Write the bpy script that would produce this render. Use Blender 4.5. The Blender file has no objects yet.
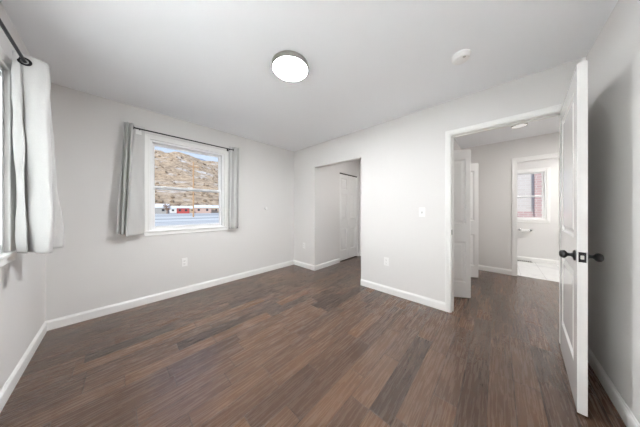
import bpy, bmesh, math, random
from mathutils import Vector, Matrix, noise as mnoise

SC = bpy.context.scene
COL = SC.collection
random.seed(7)

# ------------------------------------------------------------------ camera, sky, sun, exposure
TH = 0.8188
cam_d = bpy.data.cameras.new('camera')
cam = bpy.data.objects.new('camera', cam_d)
COL.objects.link(cam)
cam.location = (0, 0, 1.187)
cam.rotation_euler = (math.pi / 2, 0, -TH)
cam_d.sensor_width = 36.0
cam_d.lens = 36.0 * 190.47 / 640.0
cam_d.shift_y = -4.1 / 640.0
cam_d.clip_start = 0.02
cam_d.clip_end = 3000
SC.camera = cam

SC.view_settings.view_transform = 'Standard'
SC.view_settings.look = 'None'
SC.view_settings.exposure = 0.68
SC.view_settings.gamma = 1.0
SC.view_settings.use_curve_mapping = False
SC.cycles.use_denoising = True
SC.cycles.max_bounces = 14
SC.cycles.diffuse_bounces = 8
SC.cycles.glossy_bounces = 6
SC.cycles.transparent_max_bounces = 16
SC.cycles.sample_clamp_indirect = 12.0
SC.cycles.caustics_reflective = False
SC.cycles.caustics_refractive = False

W = bpy.data.worlds.new('sky')
SC.world = W
W.use_nodes = True
wn = W.node_tree
wn.nodes.clear()
w_out = wn.nodes.new('ShaderNodeOutputWorld')
w_bg = wn.nodes.new('ShaderNodeBackground')
w_ramp = wn.nodes.new('ShaderNodeValToRGB')
w_tc = wn.nodes.new('ShaderNodeTexCoord')
w_sep = wn.nodes.new('ShaderNodeSeparateXYZ')
w_noise = wn.nodes.new('ShaderNodeTexNoise')
w_mix = wn.nodes.new('ShaderNodeMixRGB')
w_cr = wn.nodes.new('ShaderNodeValToRGB')
wn.links.new(w_tc.outputs['Generated'], w_sep.inputs[0])
wn.links.new(w_sep.outputs['Z'], w_ramp.inputs[0])
w_ramp.color_ramp.elements[0].position = 0.0
w_ramp.color_ramp.elements[0].color = (0.80, 0.88, 1.0, 1)
w_ramp.color_ramp.elements[1].position = 0.75
w_ramp.color_ramp.elements[1].color = (0.40, 0.60, 0.95, 1)
w_noise.inputs['Scale'].default_value = 1.7
w_noise.inputs['Detail'].default_value = 5
wn.links.new(w_tc.outputs['Generated'], w_noise.inputs['Vector'])
wn.links.new(w_noise.outputs['Fac'], w_cr.inputs[0])
w_cr.color_ramp.elements[0].position = 0.58
w_cr.color_ramp.elements[1].position = 0.8
wn.links.new(w_cr.outputs['Color'], w_mix.inputs['Fac'])
wn.links.new(w_ramp.outputs['Color'], w_mix.inputs[1])
w_mix.inputs[2].default_value = (0.95, 0.96, 1.0, 1)
wn.links.new(w_mix.outputs['Color'], w_bg.inputs['Color'])
w_bg.inputs['Strength'].default_value = 0.68
wn.links.new(w_bg.outputs[0], w_out.inputs[0])

sun_d = bpy.data.lights.new('sun', 'SUN')
sun_d.energy = 2.1
sun_d.angle = 0.01
sun_d.color = (1.0, 0.94, 0.85)
sun = bpy.data.objects.new('sun', sun_d)
COL.objects.link(sun)
sun.rotation_euler = Vector((1.0, 0.8, -0.75)).to_track_quat('-Z', 'Y').to_euler()
sun.location = (0, -5, 12)

# area lamps added outside the west windows in place of daylight
def daylight(y, energy):
    d = bpy.data.lights.new('added_west_daylight', 'AREA')
    d.shape = 'RECTANGLE'
    d.size = 1.0
    d.size_y = 1.4
    d.energy = energy
    d.color = (0.95, 0.98, 1.0)
    o = bpy.data.objects.new('added_west_daylight', d)
    COL.objects.link(o)
    o.location = (-1.05, y, 1.42)
    o.rotation_euler = Vector((1, 0, 0.12)).to_track_quat('-Z', 'Z').to_euler()


daylight(1.85, 4)
daylight(0.71, 175)  # lamp behind the added twin window

LAMP_L = 148.0
BATH_L = 55.0  # this and the next two drive added, unseen lamps
HALL_L = 64.0
PASS_L = 22.0

# ------------------------------------------------------------------ materials
class NT:
    def __init__(s, name):
        s.m = bpy.data.materials.new(name)
        s.m.use_nodes = True
        s.t = s.m.node_tree
        s.b = s.t.nodes['Principled BSDF']
        s.out = s.t.nodes['Material Output']

    def n(s, typ, **kw):
        o = s.t.nodes.new(typ)
        for k, v in kw.items():
            if k.startswith('i_'):
                o.inputs[k[2:].replace('_', ' ')].default_value = v
            else:
                setattr(o, k, v)
        return o

    def l(s, a, b):
        s.t.links.new(a, b)

    def math(s, op, a, b=None, c=None):
        o = s.t.nodes.new('ShaderNodeMath')
        o.operation = op
        for i, v in enumerate((a, b, c)):
            if v is None:
                continue
            if isinstance(v, (int, float)):
                o.inputs[i].default_value = v
            else:
                s.l(v, o.inputs[i])
        return o.outputs[0]

    def mix(s, fac, a, b, mode='MIX'):
        o = s.t.nodes.new('ShaderNodeMixRGB')
        o.blend_type = mode
        for i, v in ((0, fac), (1, a), (2, b)):
            if isinstance(v, (int, float)):
                o.inputs[i].default_value = v
            elif isinstance(v, tuple):
                o.inputs[i].default_value = v if len(v) == 4 else v + (1,)
            else:
                s.l(v, o.inputs[i])
        return o.outputs[0]

    def ramp(s, fac, stops):
        o = s.t.nodes.new('ShaderNodeValToRGB')
        e = o.color_ramp.elements
        while len(e) < len(stops):
            e.new(0.5)
        for k, (p, c) in enumerate(stops):
            e[k].position = p
            e[k].color = c if len(c) == 4 else tuple(c) + (1,)
        s.l(fac, o.inputs[0])
        return o.outputs[0]


def plain(name, col, rough=0.5, metal=0.0, bump=0.0, bscale=200.0, spec=0.5, var=0.0):
    t = NT(name)
    t.b.inputs['Base Color'].default_value = tuple(col) + (1,)
    t.b.inputs['Roughness'].default_value = rough
    t.b.inputs['Metallic'].default_value = metal
    t.b.inputs['Specular IOR Level'].default_value = spec
    tc = t.n('ShaderNodeTexCoord')
    no = t.n('ShaderNodeTexNoise')
    no.inputs['Scale'].default_value = bscale
    no.inputs['Detail'].default_value = 3
    t.l(tc.outputs['Object'], no.inputs['Vector'])
    if bump:
        bp = t.n('ShaderNodeBump')
        bp.inputs['Strength'].default_value = bump
        bp.inputs['Distance'].default_value = 0.002
        t.l(no.outputs['Fac'], bp.inputs['Height'])
        t.l(bp.outputs[0], t.b.inputs['Normal'])
    if var:
        n2 = t.n('ShaderNodeTexNoise')
        n2.inputs['Scale'].default_value = 2.0
        t.l(tc.outputs['Object'], n2.inputs['Vector'])
        c2 = tuple(c * (1 - var) for c in col)
        t.l(t.mix(n2.outputs['Fac'], tuple(col), c2), t.b.inputs['Base Color'])
    return t.m


WALL_C = (0.775, 0.764, 0.752)
M = {}
M['wall'] = plain('wall_paint', WALL_C, 0.7, bump=0.12, bscale=350, spec=0.25)
M['ceiling'] = plain('ceiling_paint', (0.93, 0.945, 0.97), 0.85, bump=0.15, bscale=250, spec=0.2)
M['trim'] = plain('white_trim_paint', (0.88, 0.877, 0.865), 0.35, bump=0.03, bscale=60)
M['door'] = plain('white_door_paint', (0.80, 0.795, 0.78), 0.05, bump=0.02, bscale=30)
M['closet_door'] = plain('white_closet_door_paint', (0.86, 0.857, 0.85), 0.35, bump=0.02, bscale=30)
M['vinyl'] = plain('white_window_vinyl', (0.90, 0.90, 0.90), 0.3)
M['plastic'] = plain('white_plastic', (0.90, 0.895, 0.885), 0.35)
M['slot'] = plain('dark_slot', (0.03, 0.03, 0.03), 0.6)
M['black'] = plain('black_metal', (0.008, 0.008, 0.009), 0.32, spec=0.4)
M['rod'] = plain('dark_curtain_rod', (0.02, 0.02, 0.022), 0.35, metal=0.6)
M['brass'] = plain('bright_latch', (0.75, 0.74, 0.70), 0.3, metal=0.9)
M['nickel'] = plain('brushed_nickel', (0.46, 0.44, 0.41), 0.38, metal=0.85, bump=0.05, bscale=400)
M['chrome'] = plain('chrome', (0.6, 0.6, 0.61), 0.2, metal=1.0)
M['bath_wall'] = plain('bath_wall_paint', (0.74, 0.73, 0.72), 0.7, bump=0.1, bscale=350)
M['track'] = plain('dark_track', (0.07, 0.065, 0.06), 0.6)
M['concrete'] = plain('exterior_siding', (0.5, 0.5, 0.48), 0.9, bump=0.2)


def emit(name, col, s):
    t = NT(name)
    t.b.inputs['Base Color'].default_value = (0.9, 0.9, 0.88, 1)
    t.b.inputs['Emission Color'].default_value = tuple(col) + (1,)
    t.b.inputs['Emission Strength'].default_value = s
    return t.m


M['lamp'] = emit('lit_diffuser', (0.97, 0.985, 1.0), LAMP_L)
M['added_hall_lamp'] = emit('added_hall_diffuser', (1.0, 0.97, 0.94), HALL_L)
M['dim_lamp'] = emit('dim_hall_diffuser', (1.0, 0.98, 0.96), 0.35)
M['added_passage_lamp'] = emit('added_passage_diffuser', (1.0, 0.97, 0.94), PASS_L)
M['added_bath_lamp'] = emit('added_bath_diffuser', (1.0, 0.98, 0.95), BATH_L)
M['off_diffuser'] = plain('frosted_diffuser', (0.80, 0.79, 0.77), 0.3)


def fabric():
    t = NT('curtain_linen')
    tc = t.n('ShaderNodeTexCoord')
    mp = t.n('ShaderNodeMapping')
    mp.inputs['Scale'].default_value = (420, 420, 90)
    t.l(tc.outputs['Object'], mp.inputs[0])
    no = t.n('ShaderNodeTexNoise')
    no.inputs['Scale'].default_value = 1.0
    t.l(mp.outputs[0], no.inputs['Vector'])
    n2 = t.n('ShaderNodeTexNoise')
    n2.inputs['Scale'].default_value = 9
    n2.inputs['Detail'].default_value = 4
    t.l(tc.outputs['Object'], n2.inputs['Vector'])
    c = t.mix(no.outputs['Fac'], (0.60, 0.597, 0.588), (0.70, 0.697, 0.688))
    t.l(c, t.b.inputs['Base Color'])
    t.b.inputs['Roughness'].default_value = 0.95
    t.b.inputs['Specular IOR Level'].default_value = 0.1
    t.b.inputs['Sheen Weight'].default_value = 0.15
    bp = t.n('ShaderNodeBump')
    bp.inputs['Strength'].default_value = 0.35
    bp.inputs['Distance'].default_value = 0.006
    t.l(n2.outputs['Fac'], bp.inputs['Height'])
    t.l(bp.outputs[0], t.b.inputs['Normal'])
    tr = t.n('ShaderNodeBsdfTranslucent')
    tr.inputs['Color'].default_value = (0.72, 0.71, 0.69, 1)
    mx = t.n('ShaderNodeMixShader')
    mx.inputs[0].default_value = 0.10
    t.l(t.b.outputs[0], mx.inputs[1])
    t.l(tr.outputs[0], mx.inputs[2])
    t.l(mx.outputs[0], t.out.inputs[0])
    return t.m


M['fabric'] = fabric()


def blind_mat():
    t = NT('white_blind_slat')
    t.b.inputs['Base Color'].default_value = (0.86, 0.86, 0.85, 1)
    t.b.inputs['Roughness'].default_value = 0.4
    tr = t.n('ShaderNodeBsdfTranslucent')
    tr.inputs['Color'].default_value = (0.88, 0.88, 0.87, 1)
    mx = t.n('ShaderNodeMixShader')
    mx.inputs[0].default_value = 0.6
    t.l(t.b.outputs[0], mx.inputs[1])
    t.l(tr.outputs[0], mx.inputs[2])
    t.l(mx.outputs[0], t.out.inputs[0])
    return t.m


M['blind'] = blind_mat()


def glass_mat():
    t = NT('window_glass')
    tr = t.n('ShaderNodeBsdfTransparent')
    tr.inputs['Color'].default_value = (0.97, 0.98, 0.98, 1)
    gl = t.n('ShaderNodeBsdfGlossy')
    gl.inputs['Roughness'].default_value = 0.02
    fr = t.n('ShaderNodeFresnel')
    fr.inputs['IOR'].default_value = 1.05
    mx = t.n('ShaderNodeMixShader')
    t.l(fr.outputs[0], mx.inputs[0])
    t.l(tr.outputs[0], mx.inputs[1])
    t.l(gl.outputs[0], mx.inputs[2])
    t.l(mx.outputs[0], t.out.inputs[0])
    return t.m


M['glass'] = glass_mat()


def wood_floor():
    """hand-scraped walnut planks running along X, random lengths and tones"""
    t = NT('walnut_plank_floor')
    tc = t.n('ShaderNodeTexCoord')
    sp = t.n('ShaderNodeSeparateXYZ')
    t.l(tc.outputs['Object'], sp.inputs[0])
    x, y = sp.outputs[0], sp.outputs[1]
    PW = 0.127
    yr = t.math('DIVIDE', t.math('ADD', y, 5.03), PW)
    row = t.math('FLOOR', yr)
    fy = t.math('FRACT', yr)
    wn1 = t.n('ShaderNodeTexWhiteNoise', noise_dimensions='1D')
    t.l(row, wn1.inputs['W'])
    wn2 = t.n('ShaderNodeTexWhiteNoise', noise_dimensions='1D')
    t.l(t.math('ADD', row, 91.7), wn2.inputs['W'])
    length = t.math('MULTIPLY_ADD', wn2.outputs['Value'], 0.50, 0.42)
    xr = t.math('ADD', t.math('DIVIDE', t.math('ADD', x, 7.0), length), t.math('MULTIPLY', wn1.outputs['Value'], 9.0))
    pid = t.math('FLOOR', xr)
    fx = t.math('FRACT', xr)
    cmb = t.n('ShaderNodeCombineXYZ')
    t.l(row, cmb.inputs[0])
    t.l(pid, cmb.inputs[1])
    wnp = t.n('ShaderNodeTexWhiteNoise', noise_dimensions='3D')
    t.l(cmb.outputs[0], wnp.inputs['Vector'])
    pr = wnp.outputs['Value']
    # grain
    cg = t.n('ShaderNodeCombineXYZ')
    t.l(t.math('MULTIPLY', x, 5.0), cg.inputs[0])
    t.l(t.math('MULTIPLY', y, 90.0), cg.inputs[1])
    t.l(t.math('MULTIPLY', pr, 60.0), cg.inputs[2])
    g = t.n('ShaderNodeTexNoise')
    g.inputs['Scale'].default_value = 1.0
    g.inputs['Detail'].default_value = 6
    g.inputs['Roughness'].default_value = 0.62
    g.inputs['Distortion'].default_value = 0.5
    t.l(cg.outputs[0], g.inputs['Vector'])
    cg2 = t.n('ShaderNodeCombineXYZ')
    t.l(t.math('MULTIPLY', x, 1.6), cg2.inputs[0])
    t.l(t.math('MULTIPLY', y, 9.0), cg2.inputs[1])
    t.l(t.math('MULTIPLY', pr, 37.0), cg2.inputs[2])
    g2 = t.n('ShaderNodeTexNoise')
    g2.inputs['Scale'].default_value = 1.0
    g2.inputs['Detail'].default_value = 3
    t.l(cg2.outputs[0], g2.inputs['Vector'])
    base = t.ramp(pr, [(0.0, (0.050, 0.030, 0.020)), (0.16, (0.082, 0.047, 0.031)), (0.5, (0.105, 0.059, 0.037)),
                       (0.85, (0.122, 0.069, 0.043)), (1.0, (0.148, 0.081, 0.047))])
    grain = t.ramp(g.outputs['Fac'], [(0.25, (0.80, 0.78, 0.77)), (0.5, (1.0, 1.0, 1.0)), (0.75, (1.10, 1.09, 1.08))])
    c = t.mix(1.0, base, grain, 'MULTIPLY')
    blot = t.ramp(g2.outputs['Fac'], [(0.3, (0.80, 0.79, 0.80)), (0.55, (1.0, 1.0, 1.0)), (0.75, (1.18, 1.14, 1.10))])
    c = t.mix(0.8, c, blot, 'MULTIPLY')
    # seams
    ey = t.math('MINIMUM', fy, t.math('SUBTRACT', 1.0, fy))
    ex = t.math('MULTIPLY', t.math('MINIMUM', fx, t.math('SUBTRACT', 1.0, fx)), t.math('DIVIDE', length, PW))
    e = t.math('MINIMUM', ey, ex)
    seam = t.n('ShaderNodeMapRange')
    seam.interpolation_type = 'SMOOTHSTEP'
    seam.inputs['From Min'].default_value = 0.0
    seam.inputs['From Max'].default_value = 0.022
    t.l(e, seam.inputs['Value'])
    c = t.mix(seam.outputs[0], (0.022, 0.014, 0.011), c)
    t.l(c, t.b.inputs['Base Color'])
    # scraped undulation
    cs = t.n('ShaderNodeCombineXYZ')
    t.l(t.math('MULTIPLY', x, 26.0), cs.inputs[0])
    t.l(t.math('MULTIPLY', y, 55.0), cs.inputs[1])
    t.l(t.math('MULTIPLY', pr, 20.0), cs.inputs[2])
    sc = t.n('ShaderNodeTexNoise')
    sc.inputs['Scale'].default_value = 1.0
    sc.inputs['Detail'].default_value = 3
    t.l(cs.outputs[0], sc.inputs['Vector'])
    hgt = t.math('ADD', t.math('MULTIPLY', sc.outputs['Fac'], 1.0),
                 t.math('ADD', t.math('MULTIPLY', g.outputs['Fac'], 0.06), t.math('MULTIPLY', seam.outputs[0], 0.4)))
    bp = t.n('ShaderNodeBump')
    bp.inputs['Strength'].default_value = 0.4
    bp.inputs['Distance'].default_value = 0.0035
    t.l(hgt, bp.inputs['Height'])
    t.l(bp.outputs[0], t.b.inputs['Normal'])
    rr = t.n('ShaderNodeMapRange')
    rr.inputs['To Min'].default_value = 0.20
    rr.inputs['To Max'].default_value = 0.34
    t.l(g.outputs['Fac'], rr.inputs['Value'])
    t.l(rr.outputs[0], t.b.inputs['Roughness'])
    t.b.inputs['Specular IOR Level'].default_value = 0.5
    t.b.inputs['Coat Weight'].default_value = 0.45
    t.b.inputs['Coat Roughness'].default_value = 0.14
    t.l(bp.outputs[0], t.b.inputs['Coat Normal'])
    return t.m


M['floor'] = wood_floor()


def bath_floor():
    t = NT('pale_marble_tile')
    tc = t.n('ShaderNodeTexCoord')
    no = t.n('ShaderNodeTexNoise')
    no.inputs['Scale'].default_value = 3.0
    no.inputs['Detail'].default_value = 6
    no.inputs['Distortion'].default_value = 1.2
    t.l(tc.outputs['Object'], no.inputs['Vector'])
    c = t.ramp(no.outputs['Fac'], [(0.32, (0.74, 0.74, 0.74)), (0.46, (0.84, 0.84, 0.83)), (0.7, (0.86, 0.86, 0.85))])
    br = t.n('ShaderNodeTexBrick')
    br.inputs['Scale'].default_value = 1.0
    br.inputs['Brick Width'].default_value = 0.6
    br.inputs['Row Height'].default_value = 0.3
    br.inputs['Mortar Size'].default_value = 0.003
    br.inputs['Color1'].default_value = (1, 1, 1, 1)
    br.inputs['Color2'].default_value = (0.94, 0.94, 0.94, 1)
    br.inputs['Mortar'].default_value = (0.6, 0.6, 0.6, 1)
    t.l(tc.outputs['Object'], br.inputs['Vector'])
    t.l(t.mix(1.0, c, br.outputs['Color'], 'MULTIPLY'), t.b.inputs['Base Color'])
    t.b.inputs['Roughness'].default_value = 0.3
    return t.m


M['bath_floor'] = bath_floor()


def brick_mat(name, c1, c2, mortar, w=0.21, h=0.075):
    t = NT(name)
    tc = t.n('ShaderNodeTexCoord')
    mp = t.n('ShaderNodeMapping')
    mp.inputs['Rotation'].default_value = (math.pi / 2, 0, math.pi / 2)
    t.l(tc.outputs['Object'], mp.inputs[0])
    sp = t.n('ShaderNodeSeparateXYZ')
    t.l(tc.outputs['Object'], sp.inputs[0])
    cb = t.n('ShaderNodeCombineXYZ')
    t.l(t.math('ADD', sp.outputs[1], sp.outputs[0]), cb.inputs[0])
    t.l(sp.outputs[2], cb.inputs[1])
    br = t.n('ShaderNodeTexBrick')
    br.inputs['Scale'].default_value = 1.0
    br.inputs['Brick Width'].default_value = w
    br.inputs['Row Height'].default_value = h
    br.inputs['Mortar Size'].default_value = 0.008
    br.inputs['Color1'].default_value = c1 + (1,)
    br.inputs['Color2'].default_value = c2 + (1,)
    br.inputs['Mortar'].default_value = mortar + (1,)
    t.l(cb.outputs[0], br.inputs['Vector'])
    t.l(br.outputs['Color'], t.b.inputs['Base Color'])
    t.b.inputs['Roughness'].default_value = 0.9
    return t.m


M['brick'] = brick_mat('faded_red_brick', (0.58, 0.40, 0.38), (0.52, 0.35, 0.34), (0.62, 0.57, 0.55))
M['pale_brick'] = brick_mat('whitewashed_brick', (0.66, 0.61, 0.58), (0.60, 0.55, 0.52), (0.66, 0.64, 0.62))
M['snow'] = plain('snow', (0.84, 0.86, 0.90), 0.8, bump=0.5, bscale=0.5)


def snow_ground():
    t = NT('snowy_ground')
    tc = t.n('ShaderNodeTexCoord')
    mp = t.n('ShaderNodeMapping')
    mp.inputs['Scale'].default_value = (0.012, 0.22, 1)
    t.l(tc.outputs['Object'], mp.inputs[0])
    no = t.n('ShaderNodeTexNoise')
    no.inputs['Scale'].default_value = 1.0
    no.inputs['Detail'].default_value = 3
    t.l(mp.outputs[0], no.inputs['Vector'])
    c = t.ramp(no.outputs['Fac'], [(0.36, (0.40, 0.385, 0.385)), (0.47, (0.55, 0.53, 0.52)), (0.58, (0.76, 0.74, 0.71))])
    t.l(c, t.b.inputs['Base Color'])
    t.b.inputs['Roughness'].default_value = 0.9
    return t.m


M['ground'] = snow_ground()


def hill_mat():
    t = NT('brushy_hillside')
    tc = t.n('ShaderNodeTexCoord')
    n1 = t.n('ShaderNodeTexNoise')
    n1.inputs['Scale'].default_value = 0.045
    n1.inputs['Detail'].default_value = 8
    n1.inputs['Roughness'].default_value = 0.7
    t.l(tc.outputs['Object'], n1.inputs['Vector'])
    n2 = t.n('ShaderNodeTexNoise')
    n2.inputs['Scale'].default_value = 0.16
    n2.inputs['Detail'].default_value = 6
    n2.inputs['Roughness'].default_value = 0.75
    t.l(tc.outputs['Object'], n2.inputs['Vector'])
    brush = t.ramp(n2.outputs['Fac'], [(0.34, (0.24, 0.165, 0.11)), (0.5, (0.50, 0.36, 0.24)), (0.66, (0.72, 0.54, 0.37))])
    snow = t.ramp(n1.outputs['Fac'], [(0.54, (0, 0, 0)), (0.70, (0.85, 0.85, 0.85))])
    c = t.mix(snow, brush, (0.86, 0.84, 0.83))
    t.l(c, t.b.inputs['Base Color'])
    t.b.inputs['Roughness'].default_value = 0.95
    return t.m


M['hill'] = hill_mat()
M['far_hill'] = plain('distant_mountain', (0.36, 0.42, 0.52), 0.95, var=0.3)
M['house_red'] = plain('red_siding', (0.50, 0.10, 0.09), 0.8)
M['house_white'] = plain('white_siding', (0.75, 0.74, 0.72), 0.8)
M['house_grey'] = plain('grey_siding', (0.40, 0.39, 0.38), 0.8)
M['house_tan'] = plain('tan_siding', (0.58, 0.44, 0.33), 0.8)
M['house_pink'] = plain('pink_brick_siding', (0.55, 0.40, 0.35), 0.8)
M['dark_pane'] = plain('dark_house_window', (0.06, 0.06, 0.07), 0.2)
M['pole'] = plain('weathered_pole_wood', (0.55, 0.34, 0.19), 0.85, bump=0.3, bscale=20)
M['bark'] = plain('bare_branches', (0.36, 0.24, 0.17), 0.95)
M['scrub'] = plain('winter_scrub', (0.42, 0.33, 0.24), 0.95, var=0.4)
M['evergreen'] = plain('evergreen_needles', (0.20, 0.24, 0.19), 0.95)

# ------------------------------------------------------------------ mesh helpers
class MB:
    def __init__(s):
        s.v = []
        s.f = []

    def box(s, a, b):
        x0, x1 = sorted((a[0], b[0])); y0, y1 = sorted((a[1], b[1])); z0, z1 = sorted((a[2], b[2]))
        i = len(s.v)
        s.v += [(x0, y0, z0), (x1, y0, z0), (x1, y1, z0), (x0, y1, z0), (x0, y0, z1), (x1, y0, z1), (x1, y1, z1), (x0, y1, z1)]
        s.f += [tuple(i + k for k in q) for q in ((3, 2, 1, 0), (4, 5, 6, 7), (0, 1, 5, 4), (1, 2, 6, 5), (2, 3, 7, 6), (3, 0, 4, 7))]
        return s

    def prism(s, prof, a, b, up=(0, 0, 1)):
        """extrude a 2D profile [(u, w)] from point a to b; u is sideways (dir x up), w along up"""
        a, b = Vector(a), Vector(b)
        d = (b - a).normalized()
        u = Vector(up)
        side = d.cross(u).normalized()
        i = len(s.v)
        n = len(prof)
        for p in (a, b):
            for (q, w) in prof:
                s.v.append(tuple(p + side * q + u * w))
        for k in range(n):
            k2 = (k + 1) % n
            s.f.append((i + k, i + k2, i + n + k2, i + n + k))
        s.f.append(tuple(i + k for k in reversed(range(n))))
        s.f.append(tuple(i + n + k for k in range(n)))
        return s

    def lathe(s, prof, n=40, center=(0, 0, 0), axis='Z', flip=False):
        """prof: list of (r, h) along the axis"""
        i = len(s.v)
        c = Vector(center)
        for (r, h) in prof:
            for k in range(n):
                a = 2 * math.pi * k / n
                ca, sa = r * math.cos(a), r * math.sin(a)
                if axis == 'Z':
                    p = (ca, sa, h)
                elif axis == 'X':
                    p = (h, ca, sa)
                else:
                    p = (sa, h, ca)
                s.v.append(tuple(c + Vector(p)))
        m = len(prof)
        for j in range(m - 1):
            for k in range(n):
                k2 = (k + 1) % n
                s.f.append((i + j * n + k, i + j * n + k2, i + (j + 1) * n + k2, i + (j + 1) * n + k))
        if prof[0][0] > 1e-6:
            s.f.append(tuple(i + k for k in reversed(range(n))))
        if prof[-1][0] > 1e-6:
            s.f.append(tuple(i + (m - 1) * n + k for k in range(n)))
        return s

    def tube(s, pts, r, n=10):
        pts = [Vector(p) for p in pts]
        rings = []
        for j, p in enumerate(pts):
            d = (pts[min(j + 1, len(pts) - 1)] - pts[max(j - 1, 0)]).normalized()
            up = Vector((0, 0, 1)) if abs(d.z) < 0.9 else Vector((1, 0, 0))
            a = d.cross(up).normalized()
            b = d.cross(a).normalized()
            rr = r[j] if isinstance(r, (list, tuple)) else r
            i = len(s.v)
            for k in range(n):
                t = 2 * math.pi * k / n
                s.v.append(tuple(p + a * rr * math.cos(t) + b * rr * math.sin(t)))
            rings.append(i)
        for j in range(len(rings) - 1):
            for k in range(n):
                k2 = (k + 1) % n
                s.f.append((rings[j] + k, rings[j] + k2, rings[j + 1] + k2, rings[j + 1] + k))
        s.f.append(tuple(rings[0] + k for k in reversed(range(n))))
        s.f.append(tuple(rings[-1] + k for k in range(n)))
        return s

    def torus(s, c, axis, R, r, n=28, m=10, sx=1.0):
        c = Vector(c)
        ax = Vector(axis).normalized()
        up = Vector((0, 0, 1)) if abs(ax.z) < 0.9 else Vector((1, 0, 0))
        a = ax.cross(up).normalized()
        b = ax.cross(a).normalized()
        i = len(s.v)
        for k in range(n):
            t = 2 * math.pi * k / n
            d = a * math.cos(t) + b * math.sin(t)
            for q in range(m):
                p = 2 * math.pi * q / m
                s.v.append(tuple(c + d * (R + r * math.cos(p)) + ax * r * 0.6 * math.sin(p)))
        for k in range(n):
            for q in range(m):
                k2, q2 = (k + 1) % n, (q + 1) % m
                s.f.append((i + k * m + q, i + k2 * m + q, i + k2 * m + q2, i + k * m + q2))
        return s

    def build(s, name, mat, parent=None, smooth=False, bevel=0.0, loc=None, seg=2):
        me = bpy.data.meshes.new(name)
        off = Vector(loc) if loc is not None else (Vector(parent['_o']) if parent is not None and '_o' in parent else Vector((0, 0, 0)))
        me.from_pydata([tuple(Vector(v) - off) for v in s.v], [], s.f)
        bm = bmesh.new()
        bm.from_mesh(me)
        bmesh.ops.recalc_face_normals(bm, faces=bm.faces)
        bm.to_mesh(me)
        bm.free()
        me.materials.append(mat)
        o = bpy.data.objects.new(name, me)
        COL.objects.link(o)
        if smooth:
            for p in me.polygons:
                p.use_smooth = True
            try:
                me.set_sharp_from_angle(angle=math.radians(38))
            except Exception:
                pass
        if bevel:
            b = o.modifiers.new('bevel', 'BEVEL')
            b.width = bevel
            b.segments = seg
            b.limit_method = 'ANGLE'
            b.angle_limit = math.radians(40)
        if parent is not None:
            o.parent = parent
            o['_o'] = tuple(off)
        elif loc is not None:
            o.location = loc
            o['_o'] = tuple(loc)
        return o


def tag(o, label=None, cat=None, group=None, kind=None):
    if label: o['label'] = label
    if cat: o['category'] = cat
    if group: o['group'] = group
    if kind: o['kind'] = kind
    return o


def empty(name, loc, rotz=0.0, local=False):
    o = bpy.data.objects.new(name, None)
    COL.objects.link(o)
    o.location = loc
    o.rotation_euler = (0, 0, rotz)
    o['_o'] = (0, 0, 0) if local else tuple(loc)
    return o


def struct(o, label, cat):
    return tag(o, label, cat, kind='structure')


def slab_wall(axis, p0, p1, u0, u1, z0, z1, holes=()):
    """a wall between planes p0 and p1 of `axis`, spanning u0..u1 and z0..z1, with rectangular holes (ua, ub, za, zb); one clean shell"""
    us = sorted({u0, u1, *[h[0] for h in holes], *[h[1] for h in holes]})
    zs = sorted({z0, z1, *[h[2] for h in holes], *[h[3] for h in holes]})
    us = [u for u in us if u0 <= u <= u1]
    zs = [z for z in zs if z0 <= z <= z1]

    def solid(i, j):
        if i < 0 or j < 0 or i >= len(us) - 1 or j >= len(zs) - 1:
            return False
        uc, zc = (us[i] + us[i + 1]) / 2, (zs[j] + zs[j + 1]) / 2
        return not any(h[0] < uc < h[1] and h[2] < zc < h[3] for h in holes)
    mb = MB()
    idx = {}

    def P(p, u, z):
        key = (p, u, z)
        if key not in idx:
            idx[key] = len(mb.v)
            mb.v.append((p, u, z) if axis == 'X' else (u, p, z))
        return idx[key]
    for i in range(len(us) - 1):
        for j in range(len(zs) - 1):
            if not solid(i, j):
                continue
            a, b, c, d = us[i], us[i + 1], zs[j], zs[j + 1]
            for p in (p0, p1):
                mb.f.append((P(p, a, c), P(p, b, c), P(p, b, d), P(p, a, d)))
            if not solid(i - 1, j): mb.f.append((P(p0, a, c), P(p1, a, c), P(p1, a, d), P(p0, a, d)))
            if not solid(i + 1, j): mb.f.append((P(p0, b, c), P(p1, b, c), P(p1, b, d), P(p0, b, d)))
            if not solid(i, j - 1): mb.f.append((P(p0, a, c), P(p1, a, c), P(p1, b, c), P(p0, b, c)))
            if not solid(i, j + 1): mb.f.append((P(p0, a, d), P(p1, a, d), P(p1, b, d), P(p0, b, d)))
    return mb


# ------------------------------------------------------------------ the shell
H = 2.44
XB, YA, XC, YD = 2.629, 3.231, -0.476, -0.526
XB2 = XB + 0.115
YN = 2.60            # far wall of the passage, flush with the opening
XP = 4.265           # end wall of the passage
XH = 4.88            # far wall of the hall
YP = 0.56            # closet wall of the hall
XW = 6.45            # bathroom outer wall
JL, JR = 0.406, -0.425       # doorway hole in the east wall
WA = (0.290, 1.188, 0.905, 2.080)     # north window opening: x0 x1 z0 z1
WC = (1.39, 2.295, 0.905, 2.080)
WD = (0.28, 1.14, 0.905, 2.080)      # twin window added to let in light, out of frame      # west window opening: y0 y1
WBT = (-0.775, 0.125, 0.945, 2.055)   # bathroom window opening
BD = (-0.95, -0.237, 2.048)           # bathroom doorway
CL = (2.975, 4.495, 2.015)             # hall closet opening
BF = (3.425, 4.172, 2.022)            # passage closet opening
OP = (1.576, 2.60, 2.007)             # cased-free opening in east wall

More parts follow.
